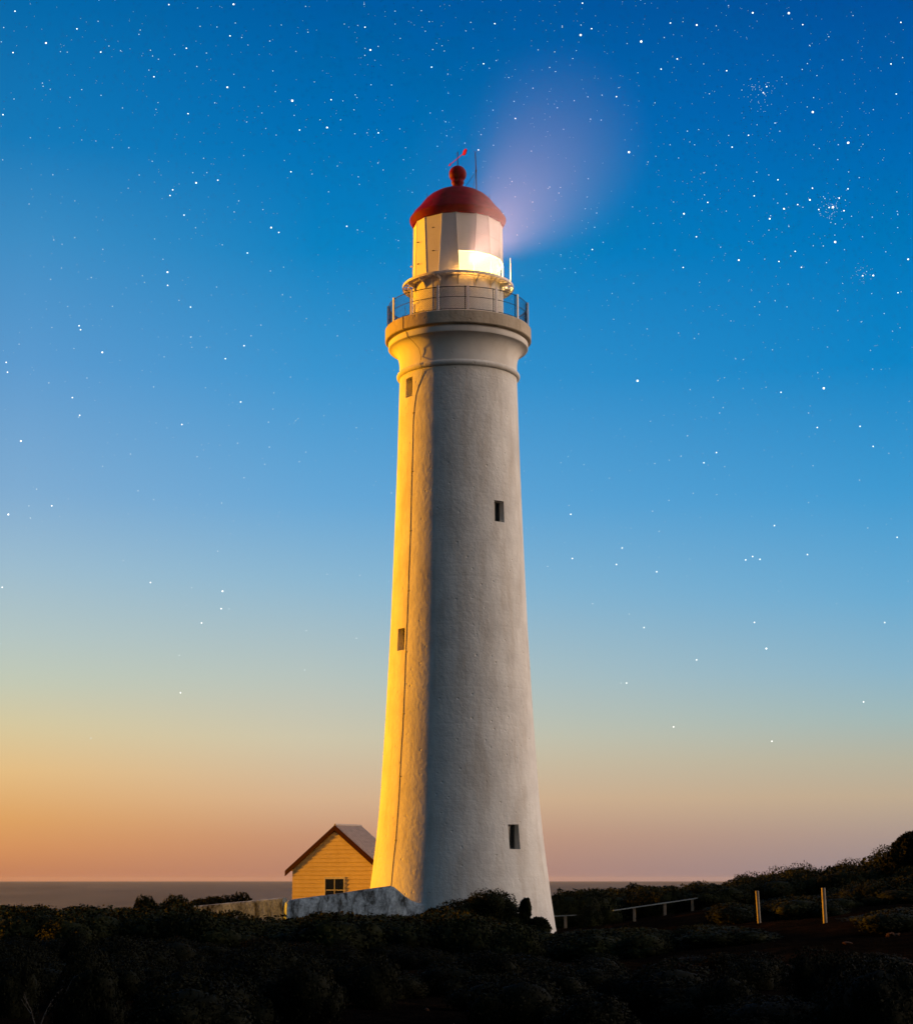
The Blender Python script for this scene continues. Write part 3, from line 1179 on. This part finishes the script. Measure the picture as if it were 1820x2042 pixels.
# near scrub; the right-hand side is more open ground
for _ in range(380):
    y = 20 + 28 * rg.random() ** 0.7
    x = rg.uniform(-0.31, 0.31) * y
    if x > -2 and rg.random() < 0.45 * min(1, (x + 2) / 4):
        continue
    put('near', NEAR, NEAR_TOP, x, y, rg.uniform(0.45, 0.95), rg.uniform(0.4, 1.0), [0, 600, 1000, 1300, 1820], [1860, 1868, 1895, 1905, 1890], rg.uniform(0, 60))
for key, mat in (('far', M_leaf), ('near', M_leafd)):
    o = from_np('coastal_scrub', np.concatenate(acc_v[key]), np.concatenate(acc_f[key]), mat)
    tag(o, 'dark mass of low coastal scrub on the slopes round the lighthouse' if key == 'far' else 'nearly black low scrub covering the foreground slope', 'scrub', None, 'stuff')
print('mass bushes', n_mass)


# single shrubs one can tell apart
def shrub(name, px, top, Y, width, label, lobes=None, group=None, seed=1, base=None, leaf=0.05, n=5200, cat='bush', mat=None):
    rng = np.random.default_rng(seed)
    p = at(px, top, Y)
    g = float(hgt(p.x, Y)) - 0.08
    H = p.z - g
    lb = lobes or make_lobes(rng, 8)
    v, f = leaf_cloud(rng, lb, int(n * 1.8), 0.72 * leaf / max(width, 0.4))
    v = v.copy()
    v[:, :2] *= width
    v[:, 2] *= H / np.quantile(v[:, 2], 0.985)
    root = empty(name, (p.x, Y, g))
    tag(root, label, cat, group)
    from_np('foliage', v, f, mat or M_leaf, root)
    for k in range(3):
        bm = bmesh.new()
        a = rng.uniform(0, 6.28)
        tube(bm, [(0.05 * math.cos(a), 0.05 * math.sin(a), -0.05), (0.12 * width * math.cos(a), 0.12 * width * math.sin(a), 0.3 * H), (0.3 * width * math.cos(a), 0.3 * width * math.sin(a), 0.62 * H)], 0.045, 6, 0.012)
        build('stem', bm, M_twig, root)
    return root


big = [(0, 0, 0.50, 0.50, 0.40, 0.50), (-0.28, 0, 0.54, 0.30, 0.3, 0.36), (0.28, 0.0, 0.52, 0.28, 0.3, 0.40), (0.05, -0.15, 0.72, 0.32, 0.28, 0.28), (-0.20, -0.1, 0.70, 0.24, 0.25, 0.24), (-0.58, -0.1, 0.42, 0.30, 0.3, 0.32), (0.40, -0.1, 0.3, 0.28, 0.3, 0.35), (-0.85, 0, 0.30, 0.34, 0.3, 0.30), (-0.2, -0.25, 0.25, 0.6, 0.35, 0.35)]
shrub('bush', 1175, 1806, 79, 0.8, 'low bush hiding the gap in the timber rail fence', None, None, 40, n=4200)
shrub('bush', 976, 1779, 71, 2.15, 'largest rounded bush standing against the foot of the lighthouse', big, None, 3, n=11000)
up = [(0, 0, 0.35, 0.55, 0.5, 0.38), (-0.1, 0, 0.68, 0.42, 0.4, 0.32), (0.15, 0, 0.75, 0.40, 0.4, 0.25), (0.2, 0, 0.2, 0.7, 0.6, 0.3)]
shrub('bush', 1047, 1795, 70.6, 0.40, 'narrow upright bush just right of the largest rounded bush', up, None, 4, n=3600)
shrub('bush', 1074, 1831, 70.4, 0.62, 'low bush covering the right edge of the lighthouse foot', None, None, 5, n=3600)
shrub('bush', 858, 1815, 70, 0.5, 'small square topped bush below the lower end of the sloping wall', up, None, 6, n=3200)
shrub('bush', 908, 1798, 70.6, 1.3, 'broad low bush merging into the left of the largest rounded bush', None, None, 7, n=5200)
shrub('bush', 350, 1790, 67, 0.9, 'dark rounded bush beside the far left end of the low wall', None, None, 8, n=5200)
shrub('bush', 289, 1792, 66, 0.75, 'small knob topped bush on the left skyline against the sea', None, None, 9, n=4200)
for i, (px, top, Y, w) in enumerate(((395, 1798, 77.5, 0.9), (425, 1793, 78, 0.9), (455, 1789, 78.2, 0.9), (482, 1785, 78.4, 0.75))):
    shrub('bush', px, top, Y, w, 'dark clipped looking bush in the row behind the low left wall', None, 'row of bushes behind the low wall', 20 + i, n=3600)
shrub('bush', 1552, 1735, 100, 2.0, 'broad rounded bush on top of the right hand hill', None, None, 12, n=6000)
shrub('bush', 1598, 1728, 99, 2.0, 'bush crowning the highest hump of the middle right hill', None, None, 13, n=6000)
shrub('bush', 1500, 1744, 98, 1.7, 'sloping bush on the left shoulder of the right hill', None, None, 14, n=6000)
shrub('bush', 1702, 1716, 92, 1.8, 'wide flat topped bush left of the stepped tall shrub', None, None, 15, n=6000)
shrub('bush', 1768, 1691, 86, 1.4, 'stepped tall shrub below the tree at the right edge', None, None, 16, n=6000)
shrub('bush', 1262, 1765, 96, 0.8, 'small dark bush on the skyline right of the tower', None, None, 17, n=3600)
shrub('bush', 1395, 1760, 95, 1.2, 'dark bush on the skyline just above the upper end of the rail fence', None, None, 18, n=4600)
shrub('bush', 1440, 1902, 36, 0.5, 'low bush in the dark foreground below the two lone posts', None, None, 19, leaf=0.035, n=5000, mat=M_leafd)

# the taller dark tree at the right-hand edge
p = at(1815, 1660, 84)
g = float(hgt(p.x, 84)) - 0.1
tree = empty('coastal_tree', (p.x, 84, g))
tag(tree, 'ragged dark tree, tallest growth on the hill at the right edge', 'tree')
rng = np.random.default_rng(33)
lb = [(0, 0, 0.55, 0.5, 0.45, 0.32), (-0.28, 0, 0.40, 0.4, 0.4, 0.28), (0.3, 0, 0.5, 0.45, 0.4, 0.3), (0.0, 0, 0.80, 0.26, 0.26, 0.16), (-0.12, 0.1, 0.72, 0.24, 0.24, 0.16), (0.15, 0, 0.9, 0.16, 0.16, 0.1), (0, 0, 0.2, 0.6, 0.5, 0.22)]
v, f = leaf_cloud(rng, lb, 7000, 0.045)
v[:, :2] *= 2.1
v[:, 2] *= (p.z - g) / np.quantile(v[:, 2], 0.99)
from_np('crown', v, f, M_leafd, tree)
bm = bmesh.new()
Ht = p.z - g
tube(bm, [(0, 0, -0.1), (0.04, 0.02, 0.3 * Ht), (-0.03, 0, 0.6 * Ht), (0.05, 0, 0.85 * Ht)], 0.10, 8, 0.02)
tube(bm, [(0.0, 0, 0.3 * Ht), (-0.35, 0.1, 0.5 * Ht)], 0.05, 6, 0.015)
tube(bm, [(0.0, 0, 0.35 * Ht), (0.4, -0.05, 0.58 * Ht)], 0.05, 6, 0.015)
build('trunk', bm, M_twig, tree)


# bare dead twigs sticking out of the scrub
def dead_shrub(px, top, Y, h, spread, label, seed):
    r = random.Random(seed)
    p = at(px, top, Y)
    root = empty('dead_shrub', (p.x, Y, p.z - h))
    tag(root, label, 'dead shrub')

    def grow(bm, a, d, ln, rad_, depth):
        b = a + d * ln + Vector((r.uniform(-.05, .05), r.uniform(-.05, .05), 0)) * ln
        mid = (a + b) / 2 + Vector((r.uniform(-.08, .08), 0, 0)) * ln
        tube(bm, [a, mid, b], rad_, 5, rad_ * 0.55)
        if depth:
            for _ in range(2):
                nd = (d + Vector((r.uniform(-.7, .7), r.uniform(-.5, .5), r.uniform(-.1, .3)))).normalized()
                grow(bm, b, nd, ln * r.uniform(.5, .75), rad_ * 0.55, depth - 1)
    for s in (-1, 1):
        bm = bmesh.new()
        grow(bm, Vector((0, 0, -0.1)), Vector((s * spread, r.uniform(-.1, .1), 1)).normalized(), h * 0.5, 0.014, 3)
        build('branch', bm, M_twig, root)


dead_shrub(853, 1822, 66, 0.95, 0.25, 'forked bare twig standing in the scrub below the sloping wall', 2)
dead_shrub(330, 1985, 24, 0.45, 0.3, 'bare spreading twigs low in the dark left foreground', 5)
dead_shrub(78, 1965, 23, 0.50, 0.3, 'pale bare twig near the bottom left corner', 8)


# reddish rocks on the open ground
def rock_mesh(seed):
    r = np.random.default_rng(seed)
    bm = bmesh.new()
    bmesh.ops.create_icosphere(bm, subdivisions=4, radius=1.0)
    k = r.normal(size=(9, 3)) * 3.0
    ph = r.uniform(0, 6.28, 9)
    for v_ in bm.verts:
        q = np.array(v_.co)
        s = 1 + 0.20 * sum(math.sin(float(k[i] @ q) + ph[i]) for i in range(9)) / 2.0
        v_.co = Vector(q * s)
        v_.co.z *= 0.55
    me_ = bpy.data.meshes.new('rock')
    bm.to_mesh(me_)
    bm.free()
    me_.materials.append(M_rock)
    return me_


RM = [rock_mesh(i) for i in range(4)]
first = True
spots = [(1494, 1929, .16), (1568, 1934, .22), (1660, 1938, .26), (1698, 1925, .24), (1756, 1940, .18), (1806, 1922, .26), (1818, 1938, .3), (1780, 1870, .3),
         (1690, 1886, .2), (1735, 1992, .22), (1806, 1998, .2), (1494, 2025, .12), (1652, 1996, .14), (1210, 1990, .12), (1330, 1968, .13), (395, 2008, .16), (470, 1990, .16), (1110, 2020, .12), (850, 2018, .10)]
for i, (px, py, s) in enumerate(spots):
    # follow the line of sight to the ground
    Y = 18.0
    while Y < 90:
        q = at(px, py, Y)
        if q.z < float(hgt(q.x, Y)):
            break
        Y += 0.25
    o = bpy.data.objects.new('rock', RM[i % 4])
    COL.objects.link(o)
    o.location = (q.x, Y, float(hgt(q.x, Y)) + s * 0.15)
    s *= 0.42
    o.scale = (s * 1.3, s, s * 0.9)
    o.rotation_euler = (0, 0, i * 1.3)
    tag(o, 'reddish brown rock half buried in the dark open ground of the foreground', 'rock', 'reddish rocks on the foreground')

# ------------------------------------------------------------------ stars
ST = 3.0
BR = []


def cr(ox, oy, sc, pts):
    for x, y, s in pts:
        BR.append(((ox + x / sc) * 0.948, (oy + y / sc) * 0.948, s))


cr(0, 0, 2.844, [(90, 64, 2), (1010, 25, 2), (1397, 23, 3), (22, 162, 1), (460, 170, 2), (587, 125, 1), (839, 177, 1), (832, 203, 1), (8, 248, 1), (275, 255, 3), (78, 312, 2), (403, 310, 1), (603, 309, 2), (652, 273, 1), (721, 301, 1), (1197, 155, 1), (1298, 159, 1), (1376, 212, 2), (1446, 222, 1), (1408, 135, 1), (1683, 147, 1), (1115, 286, 2), (1235, 315, 1), (900, 298, 1), (948, 352, 1), (913, 333, 1), (1614, 243, 1), (1632, 422, 1), (1178, 395, 1), (921, 457, 2), (891, 417, 1), (1360, 520, 3), (1460, 520, 1), (1748, 600, 4), (1760, 688, 1), (605, 568, 1), (489, 534, 1), (254, 495, 1), (258, 514, 1), (84, 590, 1), (18, 684, 2), (733, 644, 1), (1125, 678, 2), (1285, 613, 1), (1792, 776, 2), (1652, 806, 1), (1476, 728, 1), (182, 822, 1), (1218, 945, 1), (1303, 1076, 2), (1173, 1092, 3), (1153, 1031, 1), (1033, 1134, 2), (1017, 1168, 2), (1101, 1285, 2), (1428, 1200, 1), (1401, 1266, 1), (1573, 1252, 1), (1740, 1026, 2), (1622, 1360, 3), (1668, 1389, 2), (1170, 1361, 1), (1330, 1463, 1), (1480, 1512, 2), (316, 1044, 1), (322, 1434, 1), (447, 1420, 1), (615, 1490, 1), (771, 882, 1), (911, 963, 1)])
cr(640, 0, 2.844, [(8, 35, 1), (358, 22, 1), (543, 64, 1), (363, 160, 2), (700, 61, 1), (747, 127, 1), (22, 190, 1), (395, 296, 3), (362, 329, 1), (442, 275, 1), (768, 294, 1), (761, 399, 2), (995, 131, 1), (1139, 139, 2), (1147, 360, 1), (1072, 379, 2), (1663, 16, 2), (1652, 207, 4), (1718, 169, 2), (1542, 153, 1), (1654, 147, 1), (1398, 296, 1), (1497, 308, 1), (1605, 348, 1), (1467, 401, 1), (1502, 426, 1), (1222, 462, 1), (858, 441, 1), (399, 505, 1), (522, 506, 1), (305, 565, 1), (160, 594, 2), (297, 655, 1), (94, 714, 1), (217, 715, 1), (136, 761, 3), (302, 798, 1), (443, 793, 2), (571, 769, 1), (753, 674, 1), (845, 727, 1), (796, 873, 1), (1254, 604, 1), (1262, 707, 2), (1128, 657, 1), (1513, 643, 1), (1614, 600, 1), (1367, 525, 1), (1695, 577, 1), (1780, 567, 1), (1711, 710, 1), (1775, 716, 1), (1057, 803, 1), (960, 854, 1), (1131, 867, 1), (1358, 902, 1), (1041, 895, 2), (198, 992, 1), (323, 1056, 1), (440, 973, 1), (472, 1015, 1), (145, 1146, 1), (254, 1352, 2), (318, 1374, 1), (563, 1438, 1), (1698, 1067, 1), (1467, 1117, 1), (1522, 1153, 1), (1365, 1207, 1), (1242, 1084, 1), (1736, 1358, 1), (1722, 1491, 2), (1787, 1448, 1), (1748, 1273, 1)])
cr(1280, 0, 2.844, [(861, 74, 3), (1077, 76, 4), (526, 147, 3), (369, 135, 2), (716, 31, 1), (1160, 145, 2), (1747, 131, 2), (1461, 91, 1), (194, 246, 4), (332, 222, 1), (643, 152, 1), (1316, 217, 1), (1202, 269, 1), (409, 350, 2), (313, 411, 2), (568, 380, 1), (705, 421, 2), (1188, 378, 1), (1157, 413, 1), (1688, 380, 2), (1758, 342, 1), (1245, 450, 1), (46, 576, 2), (944, 516, 2), (924, 552, 2), (932, 560, 1), (602, 559, 1), (276, 613, 1), (1225, 582, 1), (1720, 560, 2), (1220, 668, 4), (1582, 654, 1), (993, 734, 1), (1023, 783, 1), (538, 773, 1), (470, 783, 1), (836, 807, 2), (717, 808, 1), (738, 878, 2), (1432, 852, 4), (1373, 864, 1), (1370, 953, 1), (121, 908, 4), (367, 864, 1), (513, 864, 1), (235, 967, 1), (569, 1032, 1), (885, 1028, 1), (957, 1045, 1), (1012, 1074, 2), (1434, 1027, 1), (1498, 1061, 1), (1218, 1124, 2), (1431, 1128, 2), (865, 1083, 1), (870, 1170, 2), (572, 1164, 1), (592, 1209, 2), (1203, 1194, 3), (1063, 1158, 1), (1048, 1247, 3), (1130, 1222, 2), (1011, 1213, 1), (1161, 1238, 1), (1341, 1238, 4), (1318, 1240, 2), (1378, 1183, 2), (1256, 1252, 2), (1407, 1259, 2), (1293, 1186, 1), (450, 1277, 3), (388, 1207, 1), (963, 1307, 3), (968, 1289, 1), (958, 1375, 1), (1452, 1292, 1), (1576, 1297, 1), (1725, 1263, 1), (1723, 1146, 1), (1355, 1338, 1), (1077, 1353, 1), (524, 1415, 2), (1354, 1446, 4), (1518, 1415, 1), (1728, 1360, 1), (669, 1477, 1), (1115, 1502, 2), (1283, 1470, 1), (396, 1494, 1), (1657, 1505, 1)])
cr(0, 540, 2.844, [(1002, 91, 3), (852, 112, 1), (1003, 170, 2), (546, 123, 1), (303, 134, 1), (1071, 260, 1), (1140, 300, 2), (1618, 84, 1), (1690, 226, 1), (673, 296, 1), (473, 412, 2), (482, 436, 2), (612, 571, 3), (1140, 480, 1), (1237, 541, 1), (1460, 531, 2), (1348, 609, 2), (1502, 472, 1), (1561, 408, 1), (37, 631, 2), (45, 690, 2), (919, 778, 1), (292, 754, 1), (433, 842, 2), (477, 948, 2), (1440, 868, 2), (1088, 1003, 2), (1606, 989, 1), (1768, 980, 1), (125, 1102, 3), (780, 1180, 1), (1179, 1196, 1), (1421, 1115, 1), (1611, 1138, 1), (1584, 1241, 1), (1790, 1226, 1), (1460, 1322, 1), (219, 1390, 1), (826, 1400, 1), (919, 1452, 1), (310, 1490, 2), (1326, 1473, 1)])
cr(1280, 540, 2.844, [(778, 19, 3), (1018, 27, 2), (445, 63, 2), (1152, 62, 2), (1302, 34, 1), (1791, 14, 3), (1519, 112, 2), (1582, 111, 3), (543, 152, 1), (1073, 163, 1), (1399, 158, 1), (1573, 219, 1), (1730, 214, 2), (1748, 209, 1), (902, 269, 1), (995, 262, 1), (1066, 299, 1), (1370, 322, 1), (1510, 389, 1), (1648, 339, 1), (1697, 444, 1), (417, 455, 1), (512, 488, 1), (979, 556, 1), (805, 614, 1), (1566, 559, 1), (1578, 671, 1), (1250, 693, 1), (1286, 786, 4), (172, 741, 4), (1030, 810, 2), (487, 794, 1), (653, 740, 1), (692, 723, 1), (684, 902, 1), (663, 934, 1), (1503, 1014, 2), (1247, 1021, 2), (1581, 1134, 2), (644, 1171, 2), (569, 1232, 2), (275, 1237, 1), (432, 1192, 1), (470, 1071, 1), (1195, 934, 1), (1500, 1336, 1), (505, 1415, 1), (360, 1457, 1), (262, 1522, 1)])
cr(0, 1080, 2.395, [(42, 5, 3), (153, 23, 1), (621, 237, 1), (758, 348, 2), (966, 374, 1), (1121, 392, 3), (1114, 480, 2), (1015, 552, 2), (11, 372, 2), (1543, 591, 1), (1795, 629, 1), (903, 715, 1), (1535, 789, 1), (909, 904, 2), (1812, 312, 1), (1097, 190, 1), (458, 1133, 1)])
cr(1160, 1080, 2.395, [(96, 4, 2), (541, 90, 1), (355, 174, 2), (326, 257, 2), (104, 227, 2), (529, 294, 2), (977, 234, 2), (1012, 217, 2), (1049, 231, 2), (1122, 61, 2), (1740, 120, 2), (1592, 73, 1), (1288, 207, 2), (465, 575, 2), (206, 455, 1), (390, 507, 1), (1021, 549, 2), (1677, 550, 2), (1081, 681, 3), (730, 738, 2), (349, 855, 1), (377, 855, 2), (1571, 950, 2), (614, 1076, 2), (1109, 1148, 2)])
rs = random.Random(77)
for _ in range(6500):                        # the faint field, thinning out towards the glow
    px, py = rs.uniform(-300, 2120), rs.uniform(-500, 1300)
    keep = min(1.0, max(0.0, (1350 - py) / 1000)) ** 1.3 * (0.55 + 0.45 * min(1.0, max(0, px / 1400)))
    if rs.random() < keep:
        BR.append((px, py, rs.choice((0.25, 0.25, 0.25, 0.3, 0.3, 0.3, 0.3, 0.45, 0.45, 0.6))))
for cx_, cy_, sg, nn_ in ((1658, 413, 14, 55), (1718, 546, 10, 24), (1516, 183, 16, 40)):
    for _ in range(nn_):
        BR.append((rs.gauss(cx_, sg), rs.gauss(cy_, sg), rs.choice((0.3, 0.3, 0.3, 0.45))))
DS = 60000.0
sv, sf, smi = [], [], []
ICO = bmesh.new()
bmesh.ops.create_icosphere(ICO, subdivisions=1, radius=1.0)
iv = [v_.co.copy() for v_ in ICO.verts]
if_ = [[v_.index for v_ in f_.verts] for f_ in ICO.faces]
ICO.free()
PXM = DS / (F * 912)                          # one picture pixel at that distance, in metres
SIZE = {0.25: 0.24, 0.3: 0.29, 0.45: 0.34, 0.6: 0.40, 1: 0.45, 2: 0.62, 3: 0.86, 4: 1.12}
MI = {0.25: 0, 0.3: 0, 0.45: 0, 0.6: 1, 1: 1, 2: 2, 3: 2, 4: 2}
for px, py, s in BR:
    q = at(px, py, 1000.0) - Vector((0, 0, EYE))
    q = q.normalized() * DS
    if q.z < 0:
        continue
    o_ = len(sv)
    r_ = SIZE[s] * PXM
    sv += [tuple(q + c_ * r_) for c_ in iv]
    sf += [[o_ + i for i in f_] for f_ in if_]
    smi += [MI[s]] * len(if_)
me = bpy.data.meshes.new('stars')
me.from_pydata(sv, [], sf)
for nm, col, st in (('faint_star', (0.7, 0.9, 1.0), 0.40), ('star', (0.85, 0.97, 1.0), 0.6), ('bright_star', (1.0, 0.97, 0.92), 1.1)):
    mm = mat_emit(nm, col, st)
    mm.cycles.emission_sampling = 'NONE'
    me.materials.append(mm)
me.polygons.foreach_set('material_index', smi)
me.update()
so = bpy.data.objects.new('stars', me)
COL.objects.link(so)
tag(so, 'white stars scattered over the blue evening sky', 'stars', None, 'stuff')

# ------------------------------------------------------------------ sea haze
bm = bmesh.new()
box(bm, (-41000, -41000, -150), (41000, 41000, 38))
mh = bpy.data.materials.new('haze')
mh.use_nodes = True
th = mh.node_tree
th.nodes.clear()
pv = th.nodes.new('ShaderNodeVolumePrincipled')
pv.inputs['Color'].default_value = (0.80, 0.80, 0.86, 1)
pv.inputs['Density'].default_value = 5.0e-6
oh = th.nodes.new('ShaderNodeOutputMaterial')
th.links.new(pv.outputs[0], oh.inputs['Volume'])
tag(build('haze', bm, mh), kind='stuff')

# thin sea mist drifting past the lantern, made visible by the lamp's beam
bm = bmesh.new()
bmesh.ops.create_icosphere(bm, subdivisions=5, radius=1.0)
mm_ = bpy.data.materials.new('mist')
mm_.use_nodes = True
tm = mm_.node_tree
tm.nodes.clear()
pv = tm.nodes.new('ShaderNodeVolumePrincipled')
pv.inputs['Color'].default_value = (0.9, 0.9, 0.9, 1)
r2 = tm.nodes.new('ShaderNodeVectorMath')
r2.operation = 'LENGTH'
tcm = tm.nodes.new('ShaderNodeTexCoord')
tm.links.new(tcm.outputs['Object'], r2.inputs[0])
rr_ = math_node('MULTIPLY', r2.outputs['Value'], r2.outputs['Value'], tm)
fall = math_node('POWER', math_node('MAXIMUM', math_node('SUBTRACT', 1.0, rr_, tm), 0.0, tm), 1.3, tm)
tm.links.new(math_node('MULTIPLY', fall, 9.0e-4, tm), pv.inputs['Density'])
om = tm.nodes.new('ShaderNodeOutputMaterial')
tm.links.new(pv.outputs[0], om.inputs['Volume'])
mist = build('mist', bm, mm_)
mist.scale = (5.0, 12.0, 4.0)
mist.rotation_euler = (0, 0, rad(10))
mist.location = (2.1, 69.2, 28.3)
tag(mist, 'faint patch of sea mist lit purple by the lamp beam beside the lantern', 'mist', None, 'stuff')
